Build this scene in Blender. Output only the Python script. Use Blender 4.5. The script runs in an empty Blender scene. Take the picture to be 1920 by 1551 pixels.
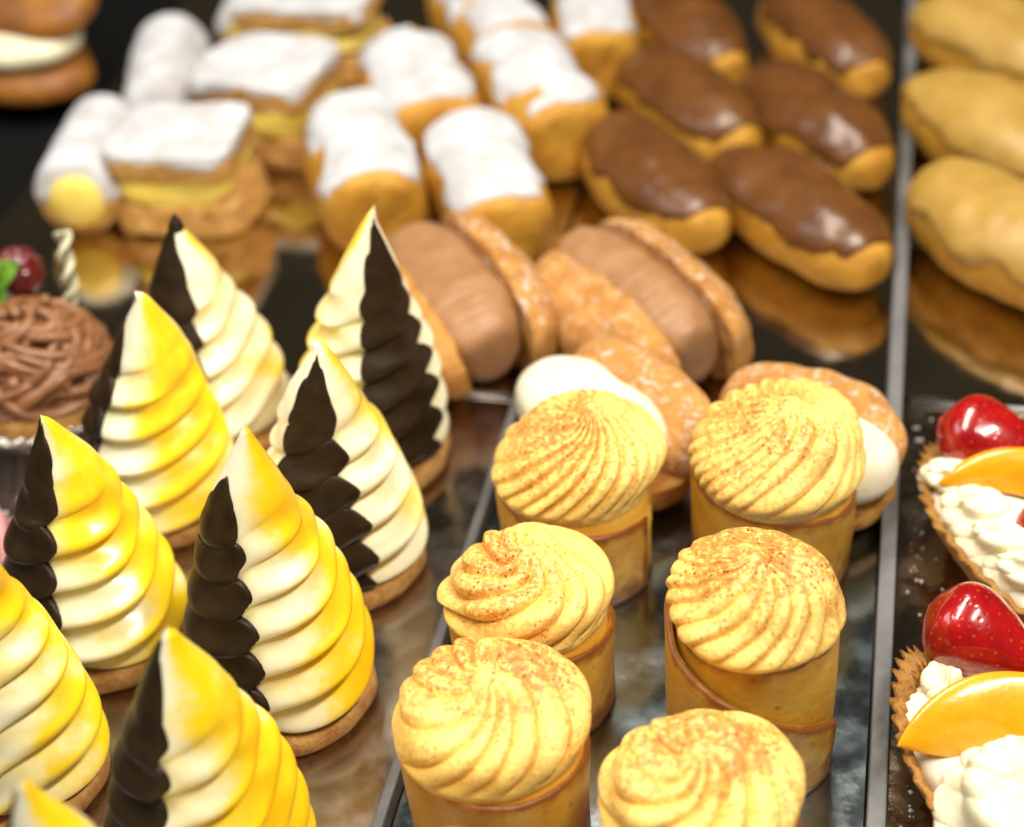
import bpy, math, random
import numpy as np
from mathutils import Matrix, Vector

S = 0.01                      # geometry below is written in centimetres
PI = math.pi
D = math.radians
scene = bpy.context.scene
COL = scene.collection
rnd = random.Random(4)

# ------------------------------------------------------------------ camera
cam_d = bpy.data.cameras.new('camera')
cam = bpy.data.objects.new('camera', cam_d)
COL.objects.link(cam)
scene.camera = cam
cam_d.sensor_width = 36.0
cam_d.lens = 3203.0 / 1920.0 * 36.0
cam_d.clip_start = 0.01
cam_d.clip_end = 20.0
R3 = Matrix(((0.9777934, -0.0715103, 0.1969932),
             (0.1994002, 0.6067293, -0.7694928),
             (-0.0644949, 0.7916854, 0.6075151)))
M4 = R3.to_4x4()
M4.translation = Vector((8.2737, -32.3187, 25.5156)) * S
cam.matrix_world = M4
cam_d.dof.use_dof = True
cam_d.dof.focus_distance = 0.322
cam_d.dof.aperture_fstop = 9.2
cam_d.dof.aperture_blades = 0

# ------------------------------------------------------------------ world
world = bpy.data.worlds.new('World')
scene.world = world
world.use_nodes = True
bg = world.node_tree.nodes['Background']
bg.inputs[0].default_value = (1.0, 0.90, 0.72, 1)
bg.inputs[1].default_value = 0.042

# ------------------------------------------------------------------ lamps of the display case and an added fill
def area(name, loc, target, sx, sy, power, color):
    d = bpy.data.lights.new(name, 'AREA')
    d.shape = 'RECTANGLE'; d.size = sx * S; d.size_y = sy * S
    d.energy = power; d.color = color
    o = bpy.data.objects.new(name, d); COL.objects.link(o)
    o.location = Vector(loc) * S
    o.rotation_euler = (Vector(target) - Vector(loc)).to_track_quat('-Z', 'Y').to_euler()
    return o
area('case_lamp_key', (28, -20, 58), (0, -4, 0), 34, 6, 4.4, (1.0, 0.93, 0.80))
area('case_lamp_top', (-8, -1, 56), (-2, -4, 0), 60, 8, 4.3, (1.0, 0.93, 0.81))
area('fill_lamp_left', (-48, -14, 46), (-4, -4, 0), 40, 16, 0.9, (0.95, 0.97, 1.0))  # weak unseen fill added on the left, not part of the case

scene.view_settings.view_transform = 'Standard'
scene.view_settings.look = 'None'
scene.view_settings.exposure = 0.0
scene.view_settings.gamma = 1.0
scene.view_settings.use_curve_mapping = False
scene.cycles.max_bounces = 8

# ------------------------------------------------------------------ helpers
def noise3(P, freq, seed, n=10):
    r = np.random.RandomState(seed)
    out = np.zeros(P.shape[:-1])
    for i in range(n):
        k = r.normal(size=3); k /= np.linalg.norm(k)
        k = k * freq * r.uniform(0.5, 1.6)
        out += np.sin(P @ k * 2 * PI + r.uniform(0, 2 * PI))
    return out / math.sqrt(n)

def grid_normals(P, flip=False):
    du = np.gradient(P, axis=0); dv = np.gradient(P, axis=1)
    n = np.cross(du, dv)
    l = np.linalg.norm(n, axis=-1, keepdims=True)
    n = n / np.maximum(l, 1e-9)
    return -n if flip else n

def smooth01(x):
    x = np.clip(x, 0, 1)
    return x * x * (3 - 2 * x)

def mesh_obj(name, V, F, mat, parent=None, attrs=None, smooth=True, loc=None, rot=None):
    V = np.asarray(V, float) * S
    me = bpy.data.meshes.new(name)
    me.from_pydata(V.tolist(), [], [tuple(int(i) for i in f) for f in F])
    if smooth:
        me.polygons.foreach_set('use_smooth', [True] * len(me.polygons))
    for k, a in (attrs or {}).items():
        at = me.attributes.new(k, 'FLOAT', 'POINT')
        at.data.foreach_set('value', np.asarray(a, float).ravel())
    me.materials.append(mat)
    me.update()
    o = bpy.data.objects.new(name, me)
    COL.objects.link(o)
    if parent: o.parent = parent
    if loc: o.location = Vector(loc) * S
    if rot: o.rotation_euler = rot
    return o

def grid_faces(nu, nv, wrap_u=False, wrap_v=False, keep=None):
    iu = np.arange(nu if wrap_u else nu - 1); iv = np.arange(nv if wrap_v else nv - 1)
    A, B = np.meshgrid(iu, iv, indexing='ij')
    A2 = (A + 1) % nu; B2 = (B + 1) % nv
    F = np.stack([A * nv + B, A2 * nv + B, A2 * nv + B2, A * nv + B2], -1).reshape(-1, 4)
    if keep is not None:
        k = keep.ravel()[F].any(axis=1)
        F = F[k]
    return F

def grid_obj(name, P, mat, parent=None, wrap_u=False, wrap_v=False, keep=None, attrs=None, flip=False, **kw):
    nu, nv = P.shape[:2]
    F = grid_faces(nu, nv, wrap_u, wrap_v, keep)
    if flip: F = F[:, ::-1]
    V = P.reshape(-1, 3)
    if keep is not None:
        used = np.unique(F)
        mp = -np.ones(len(V), int); mp[used] = np.arange(len(used))
        V = V[used]; F = mp[F]
        attrs = {k: np.asarray(a).ravel()[used] for k, a in (attrs or {}).items()}
    return mesh_obj(name, V, F, mat, parent, attrs, **kw)

def outward(P, N):
    c = P.reshape(-1, 3).mean(0)
    s = np.sum((P - c) * N)
    return N if s > 0 else -N

def coat(name, P, mask, thick, w, mat, parent, wrap_u=False, wrap_v=False, N=None, sink=0.05, **kw):
    """a layer lying on the surface P wherever mask > 0, its rim sinking into the surface"""
    if N is None: N = outward(P, grid_normals(P))
    m = smooth01(np.clip(mask / w, -1, 1) * 0.5 + 0.5) * (thick + sink) - sink
    Q = P + N * m[..., None]
    return grid_obj(name, Q, mat, parent, wrap_u, wrap_v, keep=(mask > -w * 1.2), **kw)

def thing(name, label, cat, loc, rz=0.0, group=None, tilt=(0, 0)):
    o = bpy.data.objects.new(name, None); COL.objects.link(o)
    o.empty_display_size = 0.01
    o.location = Vector(loc) * S
    o.rotation_euler = (tilt[0], tilt[1], rz)
    o['label'] = label; o['category'] = cat
    if group: o['group'] = group
    return o

def tag(o, label, cat, group=None):
    o['label'] = label; o['category'] = cat
    if group: o['group'] = group
    return o

def tube_mesh(pts, radii, seg=8, closed_ends=True):
    pts = np.asarray(pts, float); n = len(pts)
    radii = np.broadcast_to(np.asarray(radii, float), (n,))
    T = np.gradient(pts, axis=0); T /= np.maximum(np.linalg.norm(T, axis=1, keepdims=True), 1e-9)
    ref = np.array([0, 0, 1.0]) if abs(T[0][2]) < 0.9 else np.array([1.0, 0, 0])
    nrm = np.cross(T[0], ref); nrm /= np.linalg.norm(nrm)
    V = []
    for i in range(n):
        nrm = nrm - T[i] * (nrm @ T[i]); nrm /= np.linalg.norm(nrm)
        b = np.cross(T[i], nrm)
        for k in range(seg):
            a = 2 * PI * k / seg
            V.append(pts[i] + radii[i] * (math.cos(a) * nrm + math.sin(a) * b))
    F = [(i * seg + k, i * seg + (k + 1) % seg, (i + 1) * seg + (k + 1) % seg, (i + 1) * seg + k)
         for i in range(n - 1) for k in range(seg)]
    if closed_ends:
        F = [tuple(f) for f in F] + [tuple(range(seg))[::-1], tuple((n - 1) * seg + k for k in range(seg))]
    return V, F

def box_mesh(x0, x1, y0, y1, z0, z1, bev=0.0):
    import bmesh
    bm = bmesh.new()
    bmesh.ops.create_cube(bm, size=1)
    for v in bm.verts:
        v.co = Vector(((x0 + x1) / 2 + v.co.x * (x1 - x0), (y0 + y1) / 2 + v.co.y * (y1 - y0), (z0 + z1) / 2 + v.co.z * (z1 - z0)))
    if bev:
        bmesh.ops.bevel(bm, geom=list(bm.edges), offset=bev, segments=3, profile=0.5, affect='EDGES')
    bm.verts.index_update()
    V = [tuple(v.co) for v in bm.verts]; F = [tuple(v.index for v in f.verts) for f in bm.faces]
    bm.free()
    return V, F

# ------------------------------------------------------------------ materials
class MatB:
    def __init__(self, name):
        self.m = bpy.data.materials.new(name); self.m.use_nodes = True
        self.t = self.m.node_tree; self.n = self.t.nodes; self.l = self.t.links
        self.p = self.n['Principled BSDF']
        tc = self.n.new('ShaderNodeTexCoord')
        mp = self.n.new('ShaderNodeMapping')
        mp.inputs['Scale'].default_value = (100, 100, 100)      # texture space in centimetres
        oi = self.n.new('ShaderNodeObjectInfo')
        mul = self.n.new('ShaderNodeMath'); mul.operation = 'MULTIPLY'; mul.inputs[1].default_value = 37.0
        self.l.new(oi.outputs['Random'], mul.inputs[0])
        self.l.new(mul.outputs[0], mp.inputs['Location'])
        self.l.new(tc.outputs['Object'], mp.inputs['Vector'])
        self.co = mp.outputs['Vector']
    def set(self, k, v): self.p.inputs[k].default_value = v; return self
    def noise(self, scale, detail=3, rough=0.55, lo=0.35, hi=0.65):
        t = self.n.new('ShaderNodeTexNoise'); t.inputs['Scale'].default_value = scale
        t.inputs['Detail'].default_value = detail; t.inputs['Roughness'].default_value = rough
        self.l.new(self.co, t.inputs['Vector'])
        return self.ramp(t.outputs['Fac'], lo, hi)
    def ramp(self, sock, lo, hi, smooth=True):
        r = self.n.new('ShaderNodeMapRange'); r.interpolation_type = 'SMOOTHSTEP' if smooth else 'LINEAR'
        r.inputs['From Min'].default_value = lo; r.inputs['From Max'].default_value = hi
        self.l.new(sock, r.inputs['Value']); return r.outputs['Result']
    def voro(self, scale, lo, hi, rand=1.0):
        t = self.n.new('ShaderNodeTexVoronoi'); t.inputs['Scale'].default_value = scale
        t.inputs['Randomness'].default_value = rand
        self.l.new(self.co, t.inputs['Vector'])
        return self.ramp(t.outputs['Distance'], lo, hi)
    def attr(self, name):
        a = self.n.new('ShaderNodeAttribute'); a.attribute_name = name; return a.outputs['Fac']
    def math(self, op, a, b):
        m = self.n.new('ShaderNodeMath'); m.operation = op
        for i, v in enumerate((a, b)):
            if isinstance(v, (int, float)): m.inputs[i].default_value = v
            else: self.l.new(v, m.inputs[i])
        return m.outputs[0]
    def mix(self, fac, a, b):
        m = self.n.new('ShaderNodeMix'); m.data_type = 'RGBA'
        for k, v in (('Factor', fac), ('A', a), ('B', b)):
            s = [i for i in m.inputs if i.name == k and (i.type == 'RGBA' or k == 'Factor')][0]
            if isinstance(v, (int, float)): s.default_value = v
            elif isinstance(v, tuple): s.default_value = (*v, 1)
            else: self.l.new(v, s)
        return [o for o in m.outputs if o.type == 'RGBA'][0]
    def base(self, sock):
        if isinstance(sock, tuple): self.p.inputs['Base Color'].default_value = (*sock, 1)
        else: self.l.new(sock, self.p.inputs['Base Color'])
        return self
    def bump(self, sock, strength, dist_cm=0.05, prev=None):
        b = self.n.new('ShaderNodeBump'); b.inputs['Strength'].default_value = strength
        b.inputs['Distance'].default_value = dist_cm * S
        self.l.new(sock, b.inputs['Height'])
        if prev is not None: self.l.new(prev, b.inputs['Normal'])
        self.l.new(b.outputs[0], self.p.inputs['Normal']); self.last = b.outputs[0]
        return self
    def sss(self, w, r_cm, col=(1, 0.7, 0.4)):
        self.p.inputs['Subsurface Weight'].default_value = w
        self.p.inputs['Subsurface Radius'].default_value = col
        self.p.inputs['Subsurface Scale'].default_value = r_cm * S
        return self

def m_simple(name, c, rough=0.5, c2=None, nscale=1.5, lo=0.35, hi=0.65, bump=0.0, bscale=6, bd=0.03, sss=0, sr=0.2, spec=0.5, coat=0.0, metal=0.0):
    b = MatB(name)
    b.base(b.mix(b.noise(nscale, 4, 0.6, lo, hi), c, c2) if c2 else c)
    b.set('Roughness', rough).set('Specular IOR Level', spec).set('Metallic', metal)
    if coat: b.set('Coat Weight', coat).set('Coat Roughness', 0.08)
    if bump: b.bump(b.noise(bscale, 4, 0.6, 0.2, 0.8), bump, bd)
    if sss: b.sss(sss, sr)
    return b.m

# meringue: pale cream with sprayed yellow
b = MatB('meringue')
spray = b.attr('spray')
edge = b.math('ADD', spray, b.math('MULTIPLY', b.math('SUBTRACT', b.noise(0.8, 2, 0.5, 0.25, 0.75), 0.5), 0.55))
edge = b.math('ADD', edge, b.math('MULTIPLY', b.math('SUBTRACT', b.noise(7, 4, 0.6, 0.2, 0.8), 0.5), 0.16))
f1 = b.ramp(edge, 0.10, 0.72)
f2 = b.ramp(edge, 0.62, 1.25)
cream = b.mix(b.attr('hollow'), (0.90, 0.86, 0.64), (0.89, 0.75, 0.28))  # yellow tint in the creases, with crease shade put into the colour
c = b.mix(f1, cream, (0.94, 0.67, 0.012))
c = b.mix(f2, c, (0.93, 0.52, 0.003))
b.base(c).set('Roughness', 0.34).set('Specular IOR Level', 0.5).set('Coat Weight', 0.35).set('Coat Roughness', 0.12)
b.bump(b.noise(9, 3, 0.5, 0.2, 0.8), 0.06, 0.02).sss(0.4, 0.2, (1, 0.75, 0.35))
M_MER = b.m
M_CHOC = m_simple('dark_chocolate', (0.020, 0.011, 0.005), 0.42, (0.030, 0.017, 0.007), 2.0, bump=0.15, bscale=5, bd=0.03, spec=0.2)
M_BISC = m_simple('shortbread', (0.50, 0.27, 0.08), 0.75, (0.34, 0.15, 0.03), 3.0, bump=0.6, bscale=9, bd=0.05)

# piped custard cream dusted with cinnamon
b = MatB('custard_cream')
dn = b.attr('dust')
patch = b.math('MULTIPLY', dn, b.noise(1.1, 3, 0.6, 0.22, 0.58))
veil = b.math('MULTIPLY', patch, b.noise(8, 5, 0.8, 0.36, 0.60))
sp = b.math('SUBTRACT', 1.0, b.voro(8.0, 0.16, 0.32))
sp = b.math('MULTIPLY', sp, b.math('MULTIPLY', b.math('MULTIPLY', b.math('ADD', dn, 0.15), 1.3), b.noise(2.2, 2, 0.5, 0.36, 0.52)))
c = b.mix(b.attr('hollow'), (0.94, 0.72, 0.22), (0.86, 0.43, 0.018))  # pale ridges, deep yellow valleys: highlight and shade painted into the colour
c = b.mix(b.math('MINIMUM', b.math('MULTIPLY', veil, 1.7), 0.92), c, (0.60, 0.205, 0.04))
sp2 = b.math('MULTIPLY', b.math('SUBTRACT', 1.0, b.voro(15.0, 0.12, 0.30)), b.math('MULTIPLY', dn, b.noise(2.6, 2, 0.5, 0.40, 0.60)))
c = b.mix(b.math('MULTIPLY', sp2, 0.8), c, (0.42, 0.13, 0.025))
c = b.mix(b.math('MULTIPLY', sp, 0.9), c, (0.27, 0.085, 0.02))
b.base(c).set('Roughness', 0.48).set('Specular IOR Level', 0.4)
b.bump(b.noise(14, 3, 0.6, 0.2, 0.8), 0.3, 0.02).sss(0.22, 0.10, (1, 0.7, 0.25))
M_CUST = b.m
M_WCREAM = m_simple('white_cream', (0.82, 0.79, 0.67), 0.42, (0.78, 0.72, 0.54), 2.0, bump=0.15, bscale=5, sss=0.3, sr=0.3)
M_IVORY = m_simple('ivory_cream', (0.86, 0.83, 0.64), 0.45, (0.82, 0.78, 0.52), 1.5, bump=0.12, bscale=5, sss=0.3, sr=0.25)

# thin rolled pastry, browned toward rim and seam
b = MatB('rolled_pastry')
n1 = b.noise(0.9, 4, 0.6, 0.3, 0.7)
c = b.mix(n1, (0.70, 0.42, 0.055), (0.56, 0.28, 0.025))
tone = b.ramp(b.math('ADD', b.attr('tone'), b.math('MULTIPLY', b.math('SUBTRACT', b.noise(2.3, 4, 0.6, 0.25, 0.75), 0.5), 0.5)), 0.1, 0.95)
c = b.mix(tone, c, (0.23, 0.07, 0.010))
c = b.mix(b.math('SUBTRACT', 1.0, b.voro(1.7, 0.05, 0.16)), c, (0.42, 0.17, 0.03))
b.base(c).set('Roughness', 0.42).set('Specular IOR Level', 0.5)
b.bump(b.noise(5, 4, 0.6, 0.2, 0.8), 0.3, 0.03).sss(0.15, 0.15, (1, 0.6, 0.2))
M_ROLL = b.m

def choux(name, c1, c2, c3, sc=1.4, bump=0.5):
    b = MatB(name)
    c = b.mix(b.noise(sc, 4, 0.6, 0.3, 0.7), c1, c2)
    c = b.mix(b.noise(sc * 2.7, 4, 0.65, 0.56, 0.78), c, c3)
    b.base(c).set('Roughness', 0.55).set('Specular IOR Level', 0.45)
    b.bump(b.noise(4, 5, 0.65, 0.2, 0.8), bump, 0.08)
    return b.m
M_CHOUX = choux('choux', (0.60, 0.32, 0.035), (0.46, 0.20, 0.014), (0.30, 0.10, 0.008))
M_CHOUXB = choux('choux_browned', (0.64, 0.33, 0.08), (0.48, 0.19, 0.03), (0.26, 0.08, 0.012), 1.6, 0.9)
# sugared choux: same with coarse sugar grains
b = MatB('sugared_choux')
c = b.mix(b.noise(1.6, 4, 0.6, 0.3, 0.7), (0.68, 0.34, 0.08), (0.50, 0.20, 0.035))
c = b.mix(b.noise(5, 4, 0.65, 0.60, 0.80), c, (0.32, 0.10, 0.02))
sug = b.math('MULTIPLY', b.attr('sugar'), b.noise(3.4, 5, 0.8, 0.50, 0.66))
c = b.mix(sug, c, (0.84, 0.76, 0.68))
b.base(c).set('Roughness', 0.65)
b.bump(b.noise(7, 5, 0.7, 0.2, 0.8), 0.8, 0.07)
M_SUGCH = b.m
b = MatB('chocolate_glaze')
b.base(b.mix(b.noise(0.9, 3, 0.5, 0.3, 0.7), (0.15, 0.056, 0.012), (0.105, 0.037, 0.008)))
b.set('Roughness', 0.34).set('Specular IOR Level', 0.5).set('Coat Weight', 0.25).set('Coat Roughness', 0.2)
b.bump(b.noise(2.2, 3, 0.5, 0.2, 0.8), 0.25, 0.06)
M_GLAZE = b.m
M_CARAMEL = m_simple('caramel_glaze', (0.46, 0.285, 0.065), 0.42, (0.40, 0.235, 0.045), 0.8, bump=0.2, bscale=2, bd=0.05, sss=0.1)
M_MOCHA = m_simple('mocha_cream', (0.38, 0.20, 0.09), 0.5, (0.32, 0.155, 0.065), 1.6, bump=0.2, bscale=3, bd=0.04, sss=0.2, sr=0.2)
M_SUGAR = m_simple('icing_sugar', (0.64, 0.655, 0.70), 0.95, (0.50, 0.49, 0.50), 1.3, bump=0.45, bscale=6, bd=0.07, spec=0.1)
M_SLICEP = m_simple('puff_pastry', (0.66, 0.38, 0.12), 0.75, (0.52, 0.25, 0.05), 2.5, bump=0.9, bscale=6, bd=0.08)
M_CUSTARD = m_simple('custard', (0.82, 0.66, 0.16), 0.4, (0.78, 0.58, 0.10), 1.5, sss=0.3, sr=0.3)
M_CHOCCREAM = m_simple('chocolate_cream', (0.30, 0.135, 0.06), 0.32, (0.22, 0.09, 0.035), 2.0, bump=0.2, bscale=6, sss=0.1, sr=0.1)
M_TART = choux('tart_pastry', (0.60, 0.33, 0.09), (0.46, 0.21, 0.045), (0.26, 0.09, 0.018), 2.0, 0.9)
M_BOAT = choux('boat_pastry', (0.44, 0.22, 0.045), (0.30, 0.125, 0.02), (0.15, 0.045, 0.008), 1.8, 0.8)
M_FOIL = m_simple('foil', (0.86, 0.86, 0.88), 0.22, metal=1.0)
M_PINK = m_simple('pink_cream', (0.80, 0.42, 0.44), 0.45, (0.74, 0.34, 0.36), 1.5, sss=0.2)
M_BERRY = m_simple('dark_berry', (0.16, 0.008, 0.012), 0.25, (0.08, 0.004, 0.008), 2.0, coat=0.4)
M_MINT = m_simple('mint_leaf', (0.16, 0.34, 0.02), 0.4, (0.08, 0.22, 0.01), 3.0, bump=0.5, bscale=8)
M_WCHOC = m_simple('white_chocolate', (0.72, 0.70, 0.50), 0.4, (0.66, 0.63, 0.42), 2)
M_BUN = m_simple('browned_bun', (0.38, 0.15, 0.018), 0.5, (0.22, 0.075, 0.010), 0.8, bump=0.3, bscale=3)
# strawberry under clear glaze
b = MatB('strawberry')
c = b.mix(b.noise(1.5, 3, 0.6, 0.3, 0.7), (0.42, 0.006, 0.006), (0.26, 0.002, 0.004))
seed = b.math('SUBTRACT', 1.0, b.voro(6.2, 0.12, 0.26, 0.45))
c = b.mix(b.math('MULTIPLY', seed, 0.45), c, (0.50, 0.12, 0.02))
b.base(c).set('Roughness', 0.22).set('Coat Weight', 0.9).set('Coat Roughness', 0.03).set('Specular IOR Level', 0.6)
b.bump(b.voro(6.2, 0.0, 0.4, 0.45), 0.2, 0.03).sss(0.2, 0.2, (1, 0.15, 0.1))
M_STRAW = b.m
b = MatB('cut_strawberry')
c = b.mix(b.noise(2.5, 3, 0.6, 0.3, 0.7), (0.72, 0.05, 0.025), (0.78, 0.16, 0.10))
b.base(c).set('Roughness', 0.15).set('Coat Weight', 0.8).set('Coat Roughness', 0.05)
b.bump(b.noise(5, 3, 0.5, 0.2, 0.8), 0.3, 0.04).sss(0.3, 0.3, (1, 0.2, 0.1))
M_CUTSTRAW = b.m
b = MatB('peach')
b.base(b.mix(b.noise(1.0, 4, 0.6, 0.3, 0.7), (0.84, 0.40, 0.010), (0.78, 0.30, 0.005)))
b.set('Roughness', 0.25).set('Coat Weight', 0.6).set('Coat Roughness', 0.08)
b.bump(b.noise(3, 3, 0.5, 0.2, 0.8), 0.15, 0.04).sss(0.35, 0.4, (1, 0.55, 0.1))
M_PEACH = b.m

def tray_mat(name, c1, c2, rough_lo, rough_hi, bumpy=0.15, metal=1.0):
    b = MatB(name)
    b.base(b.mix(b.noise(0.5, 4, 0.6, 0.3, 0.7), c1, c2)).set('Metallic', metal)
    r = b.n.new('ShaderNodeMapRange'); r.inputs['To Min'].default_value = rough_lo; r.inputs['To Max'].default_value = rough_hi
    b.l.new(b.noise(1.2, 5, 0.65, 0.3, 0.75), r.inputs['Value'])
    b.l.new(r.outputs[0], b.p.inputs['Roughness'])
    b.bump(b.noise(1.3, 4, 0.55, 0.2, 0.8), bumpy, 0.04)
    return b.m
M_TRAYW = tray_mat('warm_steel', (0.46, 0.41, 0.36), (0.42, 0.37, 0.32), 0.14, 0.26, 0.05)
M_TRAYB = tray_mat('blue_steel', (0.34, 0.40, 0.42), (0.28, 0.34, 0.37), 0.12, 0.26, 0.08)
M_TRAYR = tray_mat('dark_mirror', (0.66, 0.55, 0.38), (0.56, 0.47, 0.32), 0.05, 0.14, 0.05)
M_TRAYF = tray_mat('speckled_steel', (0.46, 0.36, 0.26), (0.34, 0.26, 0.18), 0.10, 0.26, 0.3)
M_EDGE = m_simple('steel_edge', (0.72, 0.72, 0.74), 0.28, metal=1.0)
M_STRIP = m_simple('frosted_strip', (0.17, 0.17, 0.18), 0.5, (0.10, 0.10, 0.10), 0.35, bump=0.3, bscale=3, spec=0.5, coat=0.1)
M_BLACK = m_simple('black_counter', (0.006, 0.006, 0.006), 0.7, spec=0.1)

# ------------------------------------------------------------------ the counter, trays and dividers
V, F = box_mesh(-60, 60, -60, 90, -1.2, -0.5)
o = mesh_obj('counter', V, F, M_BLACK, smooth=False); o['kind'] = 'structure'

def tray(label, x0, x1, y0, y1, mat, z=0.0, flange=True, cat='tray'):
    t = thing('display_tray', label, cat, ((x0 + x1) / 2, (y0 + y1) / 2, z - 0.3), 0, 'metal display trays')
    cx, cy = (x0 + x1) / 2, (y0 + y1) / 2
    V, F = box_mesh(x0 - cx, x1 - cx, y0 - cy, y1 - cy, 0, 0.3, 0.03)
    mesh_obj('tray_plate', V, F, mat, t, smooth=False)
    if flange:
        hx, hy = (x1 - x0) / 2, (y1 - y0) / 2
        for sy in (-1, 1):
            pts = [(-hx + 0.2, sy * (hy - 0.09), 0.36), (hx - 0.2, sy * (hy - 0.09), 0.36)]
            V, F = tube_mesh(pts, 0.075, 10); mesh_obj('rim', V, F, M_EDGE, t)
    return t
tray('warm grey steel tray under the yellow meringue cones', -9.9, 0.03, -24, 0.75, M_TRAYW)
tray('blue grey steel tray under the cream topped pastry rolls', 0.27, 8.965, -24, 0.75, M_TRAYB)
tray('speckled brown grey tray under the two fruit boats', 9.335, 19, -24, 1.6, M_TRAYF)
tray('dark mirror tray under the chocolate eclairs', -0.05, 8.965, 0.95, 34, M_TRAYR, flange=False)
tray('dark mirror tray under the caramel eclairs', 9.335, 22, 1.8, 34, M_TRAYR, flange=False)
tray('dark mirror tray under the sugared slices and horns', -17.2, -0.15, 0.95, 34, M_TRAYR, flange=False)
tray('grey steel tray under the piped chocolate tart', -22, -10.1, -24, 0.75, M_TRAYW)

def divider(label, x0, y0, x1, y1, w, h, mat):
    t = math.atan2(y1 - y0, x1 - x0); L = math.hypot(x1 - x0, y1 - y0)
    V, F = box_mesh(-L / 2, L / 2, -w / 2, w / 2, 0, h, 0.04)
    o = mesh_obj('divider_strip', V, F, mat, smooth=False, loc=((x0 + x1) / 2, (y0 + y1) / 2, -0.3), rot=(0, 0, t))
    return tag(o, label, 'divider', 'divider strips between the trays')
divider('long grey frosted strip between the rolls and eclairs and the right hand pastries', 9.15, -24, 9.15, 34, 0.34, 1.0, M_STRIP)
divider('short grey strip between the meringue cones and the pastry rolls', 0.15, -24, 0.15, 0.7, 0.22, 0.75, M_STRIP)

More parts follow.
